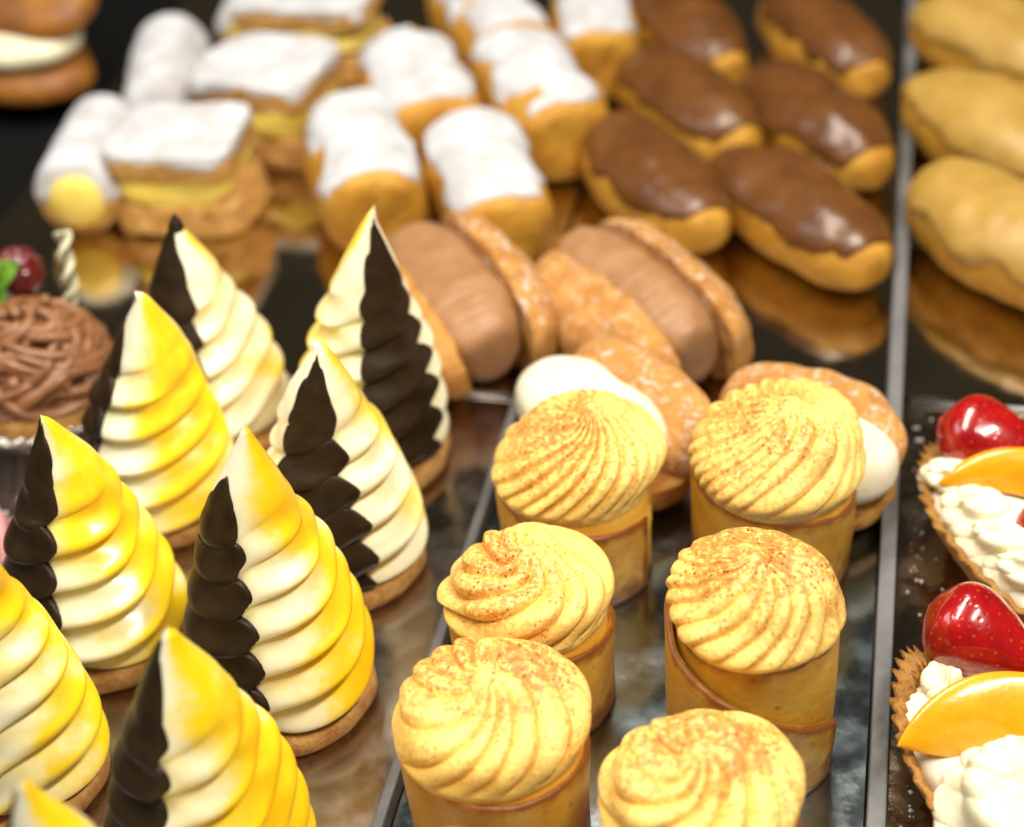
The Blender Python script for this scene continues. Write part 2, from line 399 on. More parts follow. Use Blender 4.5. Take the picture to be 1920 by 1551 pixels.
# ------------------------------------------------------------------ meringue cones
def meringue(name_label, gx, gy, H, az, yaz, seed, R=1.74, half=42, ztop=0.95, lean=(0, 0), hook=0.12, tipchoc=0.0, yamt=1.0, yoff=0.0, smoothtop=0.30, fat=0.92):
    t = thing('meringue_cone', name_label, 'meringue', (gx, gy, 0), 0, 'yellow meringue cones dipped in dark chocolate')
    rs = np.random.RandomState(seed)
    # shortbread disc
    nu, nv = 96, 18
    prof = [(0.0, 0.0), (R * 0.94, 0.0), (R * 1.00, 0.06), (R * 1.035, 0.18), (R * 1.035, 0.34), (R * 1.01, 0.46), (R * 0.94, 0.52), (0.0, 0.52)]
    pr = np.array(prof); s = np.linspace(0, len(pr) - 1, nv)
    rr = np.interp(s, range(len(pr)), pr[:, 0]); zz = np.interp(s, range(len(pr)), pr[:, 1])
    th = np.linspace(0, 2 * PI, nu, endpoint=False)
    TH, RR = np.meshgrid(th, rr, indexing='ij'); ZZ = np.broadcast_to(zz, RR.shape)
    w = 1 + 0.012 * np.sin(TH * 5 + seed) + 0.008 * np.sin(TH * 11 + seed * 2)
    P = np.stack([RR * w * np.cos(TH), RR * w * np.sin(TH), ZZ + 0.0 * TH], -1)
    P += noise3(P, 1.2, seed + 5)[..., None] * 0.008
    grid_obj('biscuit_base', P, M_BISC, t, wrap_u=True)
    # body: profile from underside to tip
    Hm = H - 0.5
    nt, nth = 260, 200
    z = np.linspace(0, 1, nt) ** 1.0
    th = np.linspace(0, 2 * PI, nth, endpoint=False)
    Zf, T = np.meshgrid(z, th, indexing='ij')
    taper = np.interp(z, [0, 0.02, 0.05, 0.10, 0.2, 0.35, 0.5, 0.65, 0.78, 0.88, 0.95, 1.0],
                      [0.70, 0.86, 0.95, 0.97, 0.94, 0.84, 0.69, 0.52, 0.345, 0.175, 0.065, 0.012])
    taper = taper ** fat
    k = np.ones(15) / 15; tp = np.pad(taper, 7, mode='edge'); taper = np.convolve(tp, k, 'valid')
    taper[-8:] *= np.linspace(1, 0.15, 8)
    pitch = 0.86 / Hm * (1 + 0.25 * (0.45 - Zf))
    ph = Zf / pitch - 3 * T / (2 * PI) + rs.uniform() + 0.05 * np.sin(T * 2 + seed) + 0.04 * np.sin(T * 3 + seed * 3)
    fr = ph - np.floor(ph)
    sn = np.abs(np.sin(PI * np.power(fr, 0.78))); lobe = 0.30 * sn + 0.70 * sn ** 1.9     # plump lobes, sharp creases
    amp = 0.44 * (1 - smooth01((Zf - (1 - smoothtop - 0.22)) / 0.34)) * (0.6 + 0.4 * smooth01(1 - Zf * 1.3)) * (0.9 + 0.2 * np.sin(T + seed))
    amp *= smooth01(Zf / 0.04)
    top_swirl = 0.09 * np.sin(T * 1.0 - Zf * 11 + seed) * smooth01((Zf - 0.4) / 0.2) * taper[:, None]
    rad = R * taper[:, None] * (1 + top_swirl) + amp * (lobe - 0.55) * np.minimum(1, taper[:, None] * 1.7)
    rad = rad * (1 + 0.025 * np.sin(T * 2 + seed) + 0.015 * np.sin(T * 3 + seed * 1.7))
    zc = 0.52 + Zf * Hm - 0.05 * lobe * np.clip(amp / 0.15, 0, 1) * 2.0
    bx = lean[0] * Zf ** 1.6 + 0.06 * np.sin(Zf * 7 + seed) * Zf
    by = lean[1] * Zf ** 1.6 + 0.06 * np.cos(Zf * 6 + seed) * Zf
    bx = bx + 0.055 * np.sin(2 * PI * Zf / pitch + seed) * (amp > 0) * np.clip(amp / 0.2, 0, 1)
    by = by + 0.055 * np.cos(2 * PI * Zf / pitch + seed) * np.clip(amp / 0.2, 0, 1)
    hk = np.clip((Zf - 0.93) / 0.07, 0, 1)
    bx = bx - hook * hk ** 2; zc = zc - 0.6 * hook * hk ** 3
    P = np.stack([bx + rad * np.cos(T), by + rad * np.sin(T), zc], -1)
    N = outward(P, grid_normals(np.concatenate([P, P[:, :1]], 1))[:, :-1])
    hollow = np.clip(1 - lobe * 1.3, 0, 1) * np.clip(amp / 0.12, 0, 1) * 0.55  # crease mask for the yellow tint and its painted shade
    ny = np.array([math.cos(yaz), math.sin(yaz), 0.12])
    spray = (N @ ny) * 0.95 * yamt + yoff + 0.10 * (Zf - 0.4) + 0.10 * np.sin(Zf * 9 + seed)
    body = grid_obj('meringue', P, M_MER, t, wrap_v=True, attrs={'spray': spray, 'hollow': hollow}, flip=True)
    # dipped chocolate side
    Rm = R * taper[:, None]
    dlt = np.abs((T - az + PI) % (2 * PI) - PI)
    ha = D(half) * (1 - np.exp(np.clip(-(ztop - Zf) / 0.07, -9, 3))) * (1 + 0.10 * np.sin(Zf * 5 + seed) + 0.25 * smooth01((Zf - 0.5) / 0.4))
    mask = (ha - dlt) * np.maximum(Rm, 0.25) + 0.42 * (np.sin(PI * fr) ** 0.5 - 0.75) * np.clip(amp / 0.2, 0, 1)
    mask = mask + 0.02 * np.sin(Zf * 47 + T * 3 + seed) + 0.015 * np.sin(T * 17 + Zf * 30)
    if tipchoc > 0: mask = np.maximum(mask, (Zf - (1 - tipchoc)) * 2)
    coat('chocolate_coat', P, mask, 0.045 + 0.10 * (1 - lobe) * np.clip(amp / 0.2, 0, 1), 0.03, M_CHOC, t, wrap_v=True, N=N, sink=0.03, flip=True)
    return t
meringue('cone in front of the chocolate tart, sliver of dark chocolate at its left, tip curled', -7.35, -4.35, 6.05, D(-168), D(-20), 3, lean=(0.6, 0.1), hook=0.20, half=46, ztop=0.86, yamt=1.0)
meringue('rearmost left cone, its very tip dark chocolate with a white glint', -7.05, -1.45, 6.1, D(-114), D(35), 11, lean=(0.0, 0), hook=0.0, tipchoc=0.06, half=40, ztop=1.02, yamt=0.8, yoff=-0.22)
meringue('middle cone whose broad dark chocolate leaf shape faces the viewer', -2.6, -5.8, 6.15, D(-91), D(35), 7, lean=(0.15, 0), hook=0.22, half=37, ztop=0.93, yamt=0.85, yoff=-0.22)
meringue('tallest rear cone, dark chocolate down its right side beside the mocha bun', -2.9, -2.1, 7.0, D(-42), D(175), 5, lean=(0.75, 0), hook=-0.08, half=34, ztop=0.97, yamt=0.9, yoff=-0.12)
meringue('left cone with pointed yellow tip, standing behind the cone cut by the frame', -7.05, -8.75, 6.1, D(-130), D(-5), 9, lean=(0.05, 0), hook=0.10, half=42, ztop=0.99, yamt=1.0)
meringue('large central cone, narrow chocolate panel on its left and tall pale tip', -2.65, -9.8, 7.0, D(-129), D(8), 13, lean=(0.12, 0), hook=0.0, half=41, ztop=0.85, yamt=0.95, yoff=-0.02)
meringue('front cone with thick blunt white tip and chocolate along its left edge', -2.4, -14.45, 6.6, D(-144), D(0), 17, lean=(0.25, 0), hook=0.02, half=42, ztop=0.97, yamt=0.9, fat=0.85, yoff=0.06)
meringue('yellow cone cut off by the left edge of the frame, no chocolate in sight', -7.3, -12.75, 7.0, D(170), D(5), 19, lean=(0.5, 0), hook=0.05, yamt=0.9)
meringue('cone whose tip alone pokes up at the bottom left corner', -3.0, -18.1, 7.1, D(190), D(0), 23, lean=(0.1, 0), hook=0.0)

# ------------------------------------------------------------------ pastry rolls with piped custard swirls
def swirl(parent, name, mat, Rr, H, N, twist, amp, seed, skirt=0.9, lean=(0, 0), dust=1.0, rope=0.08, sharp=0.75, nr=150, nth=360, skirt_r=0.945):
    a = np.linspace(0.0, 1.0, nr)
    ang = np.clip(a / 0.78, 0, 1) * 1.95
    r = Rr * np.sin(np.minimum(ang, PI / 2)) ** 0.92
    under = ang > PI / 2
    r = np.where(under, Rr * (skirt_r + (1 - skirt_r) * np.clip((np.sin(np.clip(ang, PI / 2, None)) - 0.929) / 0.071, 0, 1)), r)
    z = H * np.cos(ang)
    sk = np.clip((a - 0.78) / 0.22, 0, 1)
    z = z - sk * skirt
    z = z + 0.22 * H * np.exp(-(r / (0.18 * Rr)) ** 2) * (ang < PI / 2)
    th = np.linspace(0, 2 * PI, nth, endpoint=False)
    Rg, T = np.meshgrid(r, th, indexing='ij'); Zg = np.broadcast_to(z[:, None], Rg.shape); A = np.broadcast_to(a[:, None], Rg.shape)
    P0 = np.stack([Rg * np.cos(T), Rg * np.sin(T), Zg + 0 * T], -1)
    Nn = outward(P0, grid_normals(np.concatenate([P0, P0[:, :1]], 1))[:, :-1])
    Nn[0] = (0, 0, 1)
    rho = np.clip(A / 0.62, 0, 1.1)
    wob = 0.16 * np.sin(T * 2 + seed) + 0.11 * np.sin(T * 3 + seed * 2.3 + rho * 2)
    q = N * (T + twist * rho ** 0.9 + wob) / 2
    fq = q / PI - np.floor(q / PI)
    saw = np.where(fq < 0.74, (fq / 0.74) ** 0.85, np.clip((1 - fq) / 0.26, 0, 1) ** 0.9)   # folds that lean over one another
    ridge = 0.7 * saw + 0.3 * np.abs(np.cos(q - 0.8))
    depth = 0.75 + 0.35 * np.sin(np.floor(q / PI) * 2.4 + seed) * np.sin(T * 0.5) ** 2
    ridge = ridge * depth + (1 - depth) * 0.5
    fade = smooth01(A / 0.16) * (1 - smooth01((A - 0.60) / 0.16))
    varr = 0.8 + 0.3 * np.sin(T * 1 + seed * 1.3)
    sp = np.sin(T - 2 * PI * rho * 1.35 + seed)
    disp = 2.2 * amp * fade * varr * (ridge - 0.45) + rope * sp * smooth01(A / 0.2) * (1 - smooth01((A - 0.6) / 0.2))
    P = P0 + Nn * disp[..., None]
    P += Nn * (noise3(P0, 0.35, seed + 2) * 0.05 + noise3(P0, 1.1, seed + 3) * 0.012)[..., None]
    lf = smooth01((P[..., 2] + 0.3) / (H + 0.3))
    P[..., 0] += lean[0] * lf; P[..., 1] += lean[1] * lf
    P[0] = P[0].mean(0)
    dz = np.clip(1.25 - rho * 0.95, 0, 1) * dust * (0.75 + 0.35 * np.sin(T + seed * 2.1))
    hollow = np.clip((0.62 - ridge) * 1.7, 0, 1) * fade  # mask for the shade painted between the piped folds
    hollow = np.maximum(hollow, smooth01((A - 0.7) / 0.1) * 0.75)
    F = grid_faces(nr, nth, False, True)
    V = P.reshape(-1, 3)
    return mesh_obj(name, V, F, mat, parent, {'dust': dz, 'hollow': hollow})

def wrap(parent, Rp, H, a0, seed, flap=2.3, low=0.75, slope=0.0, sdir=0.0, gap=0.02):
    n = 260; total = 2 * PI + flap
    u = np.linspace(0, 1, n); th = a0 - total * (1 - u)
    over = np.clip((u * total - 2 * PI + 0.15) / (flap + 0.15), 0, 1)
    r = Rp - 0.15 + 0.15 * smooth01((u * total) / (2 * PI)) + gap * smooth01(over * 6)
    h = H + slope * np.cos(th - sdir) + 0.04 * np.sin(th * 3 + seed)
    h = h - (h - low) * over
    tk = 0.13
    levels = np.linspace(0, 1, 16)
    rows = []; tone = []
    for i in range(n):
        c, s_ = math.cos(th[i]), math.sin(th[i])
        ring = []; tn = []
        for lv in levels:
            zz = h[i] * lv
            rr = r[i] * (0.965 + 0.035 * lv) + 0.015 * math.sin(lv * 5 + th[i] * 4 + seed)
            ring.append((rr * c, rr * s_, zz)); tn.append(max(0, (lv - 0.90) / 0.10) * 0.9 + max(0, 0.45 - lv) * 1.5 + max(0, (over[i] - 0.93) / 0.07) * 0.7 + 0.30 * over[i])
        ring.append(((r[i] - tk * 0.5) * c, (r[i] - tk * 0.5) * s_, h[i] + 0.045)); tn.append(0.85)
        for lv in levels[::-1]:
            rr = r[i] * (0.965 + 0.035 * lv) - tk
            ring.append((rr * c, rr * s_, h[i] * lv)); tn.append(0.0)
        rows.append(ring); tone.append(tn)
    P = np.array(rows)
    nv = P.shape[1]
    F = [tuple(f) for f in grid_faces(n, nv, False, True)]
    F += [tuple(range(nv)), tuple((n - 1) * nv + k for k in range(nv))[::-1]]
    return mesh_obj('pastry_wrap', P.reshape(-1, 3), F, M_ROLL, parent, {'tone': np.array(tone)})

def roll(label, x, y, seed, N=14, twist=1.4, amp=0.16, R=1.74, Rs=1.82, H=2.6, hd=1.15, a0=0.0, lean=(0, 0), dust=1.0, rope=0.07, tilt=(0, 0), flap=2.3, low=1.9, slope=0.0, sdir=0.0, gap=0.02):
    t = thing('pastry_roll', label, 'pastry roll', (x, y, 0), 0, 'rolled pastries topped with piped yellow cream')
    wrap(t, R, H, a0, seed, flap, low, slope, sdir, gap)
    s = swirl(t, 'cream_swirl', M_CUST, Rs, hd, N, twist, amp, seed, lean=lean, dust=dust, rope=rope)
    s.location = Vector((0, 0, (H + 0.16) * S)); s.rotation_euler = (tilt[0], tilt[1], 0)
    return t
roll('rear left roll, ridged swirl in front of the white cream bun', 2.55, -5.0, 2, N=22, twist=0.95, amp=0.17, R=1.72, Rs=1.72, a0=D(-20), lean=(0.35, 0.25), slope=-0.15, sdir=D(-90), dust=0.8)
roll('rear right roll, tall finely ridged swirl next to the divider with white cream behind', 6.65, -4.3, 5, N=23, twist=1.0, amp=0.17, R=1.74, Rs=1.78, hd=1.15, lean=(0.3, 0.2), a0=D(10), dust=0.8)
roll('second roll of the left row, smooth sweeping swirl with a small dusted centre', 2.35, -9.0, 8, N=9, twist=2.6, amp=0.20, R=1.62, Rs=1.58, hd=1.0, a0=D(30), dust=0.75, rope=0.12)
roll('tall roll with a diagonal browned seam across its front, swirl thickly dusted', 6.72, -9.65, 12, N=18, twist=1.1, amp=0.12, R=1.66, Rs=1.58, hd=0.95, a0=D(-22), flap=2.3, low=1.5, dust=1.35, H=3.5, gap=0.07)
roll('third roll of the left row, wide domed swirl with pale ridges and fine orange dust', 2.3, -12.3, 15, N=12, twist=1.5, amp=0.18, R=1.72, Rs=1.72, hd=1.05, a0=D(60), dust=0.95, slope=-0.2, sdir=D(-60))
roll('nearest roll at the bottom edge right of centre, swirl curling round a dusted hollow', 6.15, -13.5, 21, N=10, twist=2.2, amp=0.18, R=1.68, Rs=1.64, hd=1.05, a0=D(80), dust=1.0, rope=0.14)
roll('roll of which only the swirl top shows at the bottom edge', 2.6, -16.9, 27, N=12, twist=1.6, amp=0.15, a0=D(80), dust=0.4)

# ------------------------------------------------------------------ elongated buns and eclairs
def bun_grid(a, bw, h, seed, nu=110, nv=90, flat=0.42, e=0.85, rough=0.05, box=0.9):
    """long axis X; centre on the ground plane, flat underside at z=0, top at z=h"""
    v = np.linspace(-PI / 2, PI / 2, nu); u = np.linspace(0, 2 * PI, nv, endpoint=False)
    Vv, U = np.meshgrid(v, u, indexing='ij')
    sg = lambda x, p: np.sign(x) * np.abs(x) ** p
    cz = h * flat
    X = a * sg(np.sin(Vv), e)
    rad = np.abs(np.cos(Vv)) ** box
    Y = bw * rad * sg(np.cos(U), 0.85)
    Zu = sg(np.sin(U), 0.85)
    Z = np.where(Zu > 0, (h - cz) * Zu, cz * Zu) * rad ** 0.8 + cz
    P = np.stack([X, Y, Z], -1)
    n = noise3(P, 0.35, seed) * rough * 1.4 + noise3(P, 0.9, seed + 1) * rough * 0.5
    N = P - np.array([0, 0, cz]); N /= np.maximum(np.linalg.norm(N, axis=-1, keepdims=True), 1e-6)
    P = P + N * n[..., None]
    P[..., 2] = np.maximum(P[..., 2], 0.0)
    return P

def topped_bun(name, label, cat, x, y, ang, a, bw, h, seed, mats, zcut, wob, thick, group, coatname, tilt=(0, 0), z=0, roughness=0.055, **kw):
    t = thing(name, label, cat, (x, y, z), D(ang), group, tilt)
    P = bun_grid(a, bw, h, seed, rough=roughness, **kw)
    grid_obj('choux_shell', P, mats[0], t, wrap_v=True)
    N = outward(P, grid_normals(np.concatenate([P, P[:, :1]], 1))[:, :-1])
    m = (P[..., 2] / h - zcut) + noise3(P, 0.45, seed + 9) * wob + noise3(P, 1.1, seed + 19) * wob * 0.45 + noise3(P, 2.4, seed + 29) * wob * 0.25
    m = m - 0.5 * smooth01((np.abs(P[..., 0]) / a - 0.86) / 0.14)
    coat(coatname, P, m, thick, 0.05, mats[1], t, wrap_v=True, N=N)
    return t
EG = 'chocolate glazed eclairs'
for (lab, x, y, an, seed) in (
    ('chocolate eclair at the top edge, left of the two rearmost', 1.9, 19.2, -57, 31),
    ('chocolate eclair at the top edge against the long divider', 6.35, 19.0, -58, 32),
    ('second chocolate eclair back in the left file, pink sheen at its near end', 2.6, 14.2, -52, 33),
    ('second chocolate eclair back in the right file, half over its neighbour beside the divider', 6.4, 13.4, -53, 34),
    ('chocolate eclair behind the mocha cream buns with a blunt dripping end', 2.2, 9.6, -53, 35),
    ('nearest chocolate eclair, full length in view with its reflection on the tray below', 6.3, 8.2, -47, 36)):
    topped_bun('chocolate_eclair', lab, 'eclair', x, y, an, 3.35, 1.42, 2.3, seed, (M_CHOUX, M_GLAZE), 0.62, 0.07, 0.08, EG, 'chocolate_glaze')
for (lab, x, y, an, seed) in (
    ('caramel eclair in the top right corner', 12.0, 18.6, -40, 41),
    ('middle caramel eclair at the right edge', 11.6, 12.9, -47, 42),
    ('nearest caramel eclair at the right edge with a ragged underside and mirror image', 11.9, 7.3, -47, 43)):
    topped_bun('caramel_eclair', lab, 'eclair', x, y, an, 3.5, 1.6, 2.4, seed, (M_CHOUX, M_CARAMEL), 0.60, 0.05, 0.14, 'caramel glazed eclairs', 'caramel_glaze')
for (lab, x, y, an, seed, a, bw, h) in (
    ('sugared choux block at the top, broad and square ended', -5.6, 13.4, -62, 51, 2.7, 1.65, 2.8),
    ('sugared choux block behind the tallest cone', -6.0, 8.7, -66, 52, 2.8, 1.55, 3.0),
    ('sugared choux block directly behind the mocha cream bun', -2.3, 8.2, -66, 53, 2.8, 1.5, 2.8),
    ('sugared choux block with torn sugar at its right end', -1.8, 13.4, -62, 54, 2.9, 1.55, 2.9),
    ('sugared choux block at the top edge next to the chocolate eclairs', -0.9, 18.4, -76, 55, 2.6, 1.35, 2.7),
    ('sugared choux block cut by the top edge in the middle', -4.6, 19.0, -58, 56, 2.9, 1.5, 2.6)):
    topped_bun('sugared_choux', lab, 'pastry', x, y, an, a, bw, h, seed, (M_CHOUX, M_SUGAR), 0.82, 0.09, 0.09, 'choux blocks thick with icing sugar', 'icing_sugar', flat=0.5, e=0.42, box=0.36)

# split buns with a filling standing between two shells
def half_shell(parent, name, a, bw, h, side, seed, mat, tilt, off, thick=0.0):
    P = bun_grid(a, bw, h, seed, rough=0.06)
    Y = P[..., 1] * side
    P[..., 1] = np.where(Y < 0, 0.02 * np.sin(P[..., 0] * 5) * side, P[..., 1])
    sugar = smooth01((P[..., 2] / h - 0.45) / 0.4) * (0.45 if side < 0 else 1.0)
    P = P + (noise3(P, 1.2, seed + 40) * 0.022)[..., None] * np.array([0, side, 0.4])
    P[..., 2] = np.maximum(P[..., 2], 0.0)
    o = grid_obj(name, P, mat, parent, wrap_v=True, attrs={'sugar': sugar})
    o.location = Vector((0, off * side, 0)) * S
    o.rotation_euler = (-tilt * side, 0, 0)
    return o
def mocha_bun(label, x, y, ang, seed, near, far, cw, ch, cy):
    t = thing('filled_bun', label, 'cream bun', (x, y, 0), D(ang), 'split buns with mocha cream')
    half_shell(t, 'near_shell', near[0], near[1], near[2], -1, seed, M_SUGCH if near[1] < 1.7 else M_CHOUXB, D(near[4]), near[3])
    half_shell(t, 'far_shell', far[0], far[1], far[2], 1, seed + 1, M_SUGCH, D(far[4]), far[3])
    P = bun_grid(2.85, cw, ch, seed + 2, rough=0.04, e=0.85, box=0.5, flat=0.6)
    up = smooth01((P[..., 2] - 1.2) / 1.0)
    P[..., 2] += (0.012 * np.sin(P[..., 0] * 7 + 0.6 * P[..., 1]) + 0.008 * np.sin(P[..., 0] * 19)) * up
    o = grid_obj('mocha_cream', P, M_MOCHA, t, wrap_v=True)
    o.location = Vector((0, cy, 0.12)) * S; o.rotation_euler = (D(10), 0, 0)
    return t
mocha_bun('mocha cream bun next to the tallest cone, smooth broad filling', -2.0, 2.9, -55, 61, (3.15, 1.75, 2.3, 0.75, 8), (3.1, 1.3, 2.7, 0.85, 0), 1.25, 2.35, 0.1)
mocha_bun('mocha cream bun in front of the chocolate eclairs, brown blistered shell', 2.7, 2.95, -48, 65, (3.15, 1.6, 2.5, 0.62, 5), (3.1, 1.4, 2.7, 0.75, 0), 1.05, 2.6, 0.15)

def white_bun(label, x, y, ang, seed, lid_tilt, lid_off, cream_off):
    t = thing('filled_bun', label, 'cream bun', (x, y, 0), D(ang), 'split buns with white cream')
    P = bun_grid(2.3, 1.45, 1.9, seed, rough=0.06)
    P[..., 2] = np.minimum(P[..., 2], 1.05 + 0.05 * np.sin(P[..., 0] * 4))
    grid_obj('lower_shell', P, M_CHOUXB, t, wrap_v=True, attrs={'sugar': 0 * P[..., 2]})
    P = bun_grid(2.15, 1.3, 1.7, seed + 1, rough=0.03, flat=0.5)
    o = grid_obj('white_cream', P, M_WCREAM, t, wrap_v=True); o.location = Vector((cream_off[0], cream_off[1], 0.85)) * S
    P = bun_grid(2.35, 1.35, 1.15, seed + 2, rough=0.07, flat=0.25)
    sugar = smooth01((P[..., 2] / 1.1 - 0.2) / 0.4) * 0.8
    o = grid_obj('sugared_lid', P, M_SUGCH, t, wrap_v=True, attrs={'sugar': sugar})
    o.location = Vector(lid_off) * S; o.rotation_euler = (-lid_tilt, 0, 0)
    return t
white_bun('white cream bun with a sugared lid sliding off, behind the rear left roll', 2.7, -1.9, -42, 71, D(-58), (0.2, 1.15, 1.35), (-0.1, -0.35))
white_bun('white cream bun against the divider, behind the rear right roll', 7.0, -2.2, -30, 75, D(-40), (0.0, 0.85, 1.35), (0.35, -0.1))

# ------------------------------------------------------------------ sugared custard slices
def slab(parent, name, w, d, z0, z1, seed, mat, rough=0.05, rnd_=0.35, smooth=True, loc=(0, 0)):
    n = 26
    g = np.linspace(-1, 1, n)
    V = []; F = []
    # superellipse pillow ring stack
    th = np.linspace(0, 2 * PI, 96, endpoint=False)
    sg = lambda x, p: np.sign(x) * np.abs(x) ** p
    zs = [(0.0, z0), (0.90, z0), (0.985, z0 + 0.05 * (z1 - z0)), (1.0, z0 + 0.25 * (z1 - z0)), (1.0, z0 + 0.75 * (z1 - z0)), (0.985, z0 + 0.95 * (z1 - z0)), (0.93, z1), (0.6, z1), (0.3, z1), (0.0, z1)]
    sc = np.interp(np.linspace(0, len(zs) - 1, 46), range(len(zs)), [q[0] for q in zs])
    zz = np.interp(np.linspace(0, len(zs) - 1, 46), range(len(zs)), [q[1] for q in zs])
    SC, T = np.meshgrid(sc, th, indexing='ij'); ZZ = np.broadcast_to(zz[:, None], SC.shape)
    P = np.stack([SC * w / 2 * sg(np.cos(T), rnd_), SC * d / 2 * sg(np.sin(T), rnd_), ZZ + 0 * T], -1)
    nn = noise3(P * np.array([1, 1, 2.0]), 0.5, seed) * rough
    P[..., 0] *= 1 + nn * 0.25; P[..., 1] *= 1 + nn * 0.25; P[..., 2] += nn * 0.6
    o = grid_obj(name, P, mat, parent, wrap_v=True)
    o.location = Vector((loc[0], loc[1], 0)) * S
    return o, P
def slice_(label, x, y, ang, w, d, h, seed, tilt=(0, 0), z=0):
    t = thing('custard_slice', label, 'pastry slice', (x, y, z), D(ang), 'custard slices under icing sugar', tilt)
    slab(t, 'lower_pastry', w * 1.03, d * 1.02, 0, h * 0.36, seed, M_SLICEP, rough=0.12)
    slab(t, 'custard_layer', w * 0.94, d * 0.97, h * 0.34, h * 0.70, seed + 1, M_CUSTARD, rnd_=0.5, rough=0.16)
    _, P = slab(t, 'upper_pastry', w * 1.0, d * 1.02, h * 0.68, h * 0.95, seed + 2, M_SLICEP, rough=0.09, rnd_=0.28)
    N = outward(P, grid_normals(np.concatenate([P, P[:, :1]], 1))[:, :-1])
    N[20:] = (0, 0, 1)
    m = (P[..., 2] / h - 0.86) + noise3(P, 0.6, seed + 6) * 0.035 + noise3(P, 1.7, seed + 7) * 0.02
    coat('icing_sugar', P, m, 0.09, 0.03, M_SUGAR, t, wrap_v=True, N=N)
    return t
slice_('nearest custard slice, square sugared top facing the viewer, behind the left cones', -11.45, 8.7, 3, 3.7, 3.3, 2.75, 81)
slice_('second custard slice back, sugared top slanting down to the left', -10.2, 13.0, -8, 3.9, 3.6, 2.9, 84)
slice_('custard slice at the top edge beside the sugared choux', -10.6, 18.6, 0, 4.6, 3.2, 2.7, 87)
# extra broken pastry sheet leaning on the nearest slice
V, F = box_mesh(-0.9, 0.9, -0.1, 0.1, 0, 1.5, 0.05)
tag(mesh_obj('pastry_sheet', V, F, M_SLICEP, loc=(-9.35, 8.2, 0.2), rot=(D(-8), D(-30), D(62))), 'broken flaky sheet leaning at the right of the nearest custard slice', 'pastry sheet')

# ------------------------------------------------------------------ sugared cream horns
def horn(label, x, y, ang, L, R, seed, z=0.0):
    t = thing('cream_horn', label, 'cream horn', (x, y, z), D(ang), 'cream horns under icing sugar')
    n, m = 90, 72
    u = np.linspace(0, 1, n); th = np.linspace(0, 2 * PI, m, endpoint=False)
    U, T = np.meshgrid(u, th, indexing='ij')
    prof = np.interp(u, [0, 0.02, 0.05, 0.12, 0.5, 0.93, 0.975, 1.0], [0.0, 0.45, 0.68, 0.82, 0.93, 1.0, 0.95, 0.60])
    rr = R * prof[:, None] * (1 + 0.03 * np.abs(np.sin(U * 11 - T / 2)))
    P = np.stack([L * (U - 0.5) + 0 * T, rr * np.cos(T), rr * np.sin(T) + R], -1)
    P += noise3(P, 0.5, seed)[..., None] * 0.03
    grid_obj('horn_shell', P, M_SLICEP, t, wrap_v=True)
    N = outward(P, grid_normals(np.concatenate([P, P[:, :1]], 1))[:, :-1])
    mk = (P[..., 2] / (2 * R) - 0.48) + noise3(P, 0.5, seed + 4) * 0.05
    coat('icing_sugar', P, mk, 0.07, 0.05, M_SUGAR, t, wrap_v=True, N=N)
    v = np.linspace(0, PI / 2, 20)
    Vv, T2 = np.meshgrid(v, th, indexing='ij')
    Q = np.stack([L * 0.49 + 0.42 * R * np.cos(Vv), 0.68 * R * np.sin(Vv) * np.cos(T2), R + 0.68 * R * np.sin(Vv) * np.sin(T2)], -1)
    grid_obj('custard_filling', Q, M_CUSTARD, t, wrap_v=True)
    return t
horn('cream horn at far left with its custard end facing the viewer', -14.7, 9.4, -78, 5.2, 1.22, 91)
horn('middle cream horn, all sugar, its closed end toward the nearest horn', -14.4, 14.6, 104, 5.0, 1.2, 92)
horn('cream horn at the top edge showing a yellow custard end', -13.2, 20.3, -80, 4.2, 1.05, 93)

# ------------------------------------------------------------------ browned cream buns at the left
def cream_bun(label, x, y, ang, a, bw, h, seed, z=0.0):
    t = thing('cream_bun', label, 'cream bun', (x, y, z), D(ang), 'browned cream buns at the left edge')
    P = bun_grid(a, bw, h * 0.5, seed, rough=0.04); grid_obj('lower_bun', P, M_BUN, t, wrap_v=True)
    P = bun_grid(a * 0.93, bw * 0.97, h * 0.42, seed + 1, rough=0.03, flat=0.5)
    o = grid_obj('white_cream', P, M_IVORY, t, wrap_v=True); o.location = (0, 0, h * 0.36 * S)
    P = bun_grid(a, bw, h * 0.5, seed + 2, rough=0.04, flat=0.3)
    o = grid_obj('upper_bun', P, M_BUN, t, wrap_v=True); o.location = Vector((0, bw * 0.5, h * 0.68)) * S; o.rotation_euler = (D(18), 0, 0)
    return t
cream_bun('large browned cream bun in the top left corner', -21.3, 16.6, -28, 4.2, 2.2, 3.4, 101)
cream_bun('browned cream bun peeking in at the left edge, upper of two slivers', -20.9, 8.6, -40, 1.8, 1.4, 2.6, 104)
cream_bun('pale cream bun sliver at the left edge above the chocolate tart', -18.6, 4.0, -60, 1.5, 1.1, 2.2, 107)

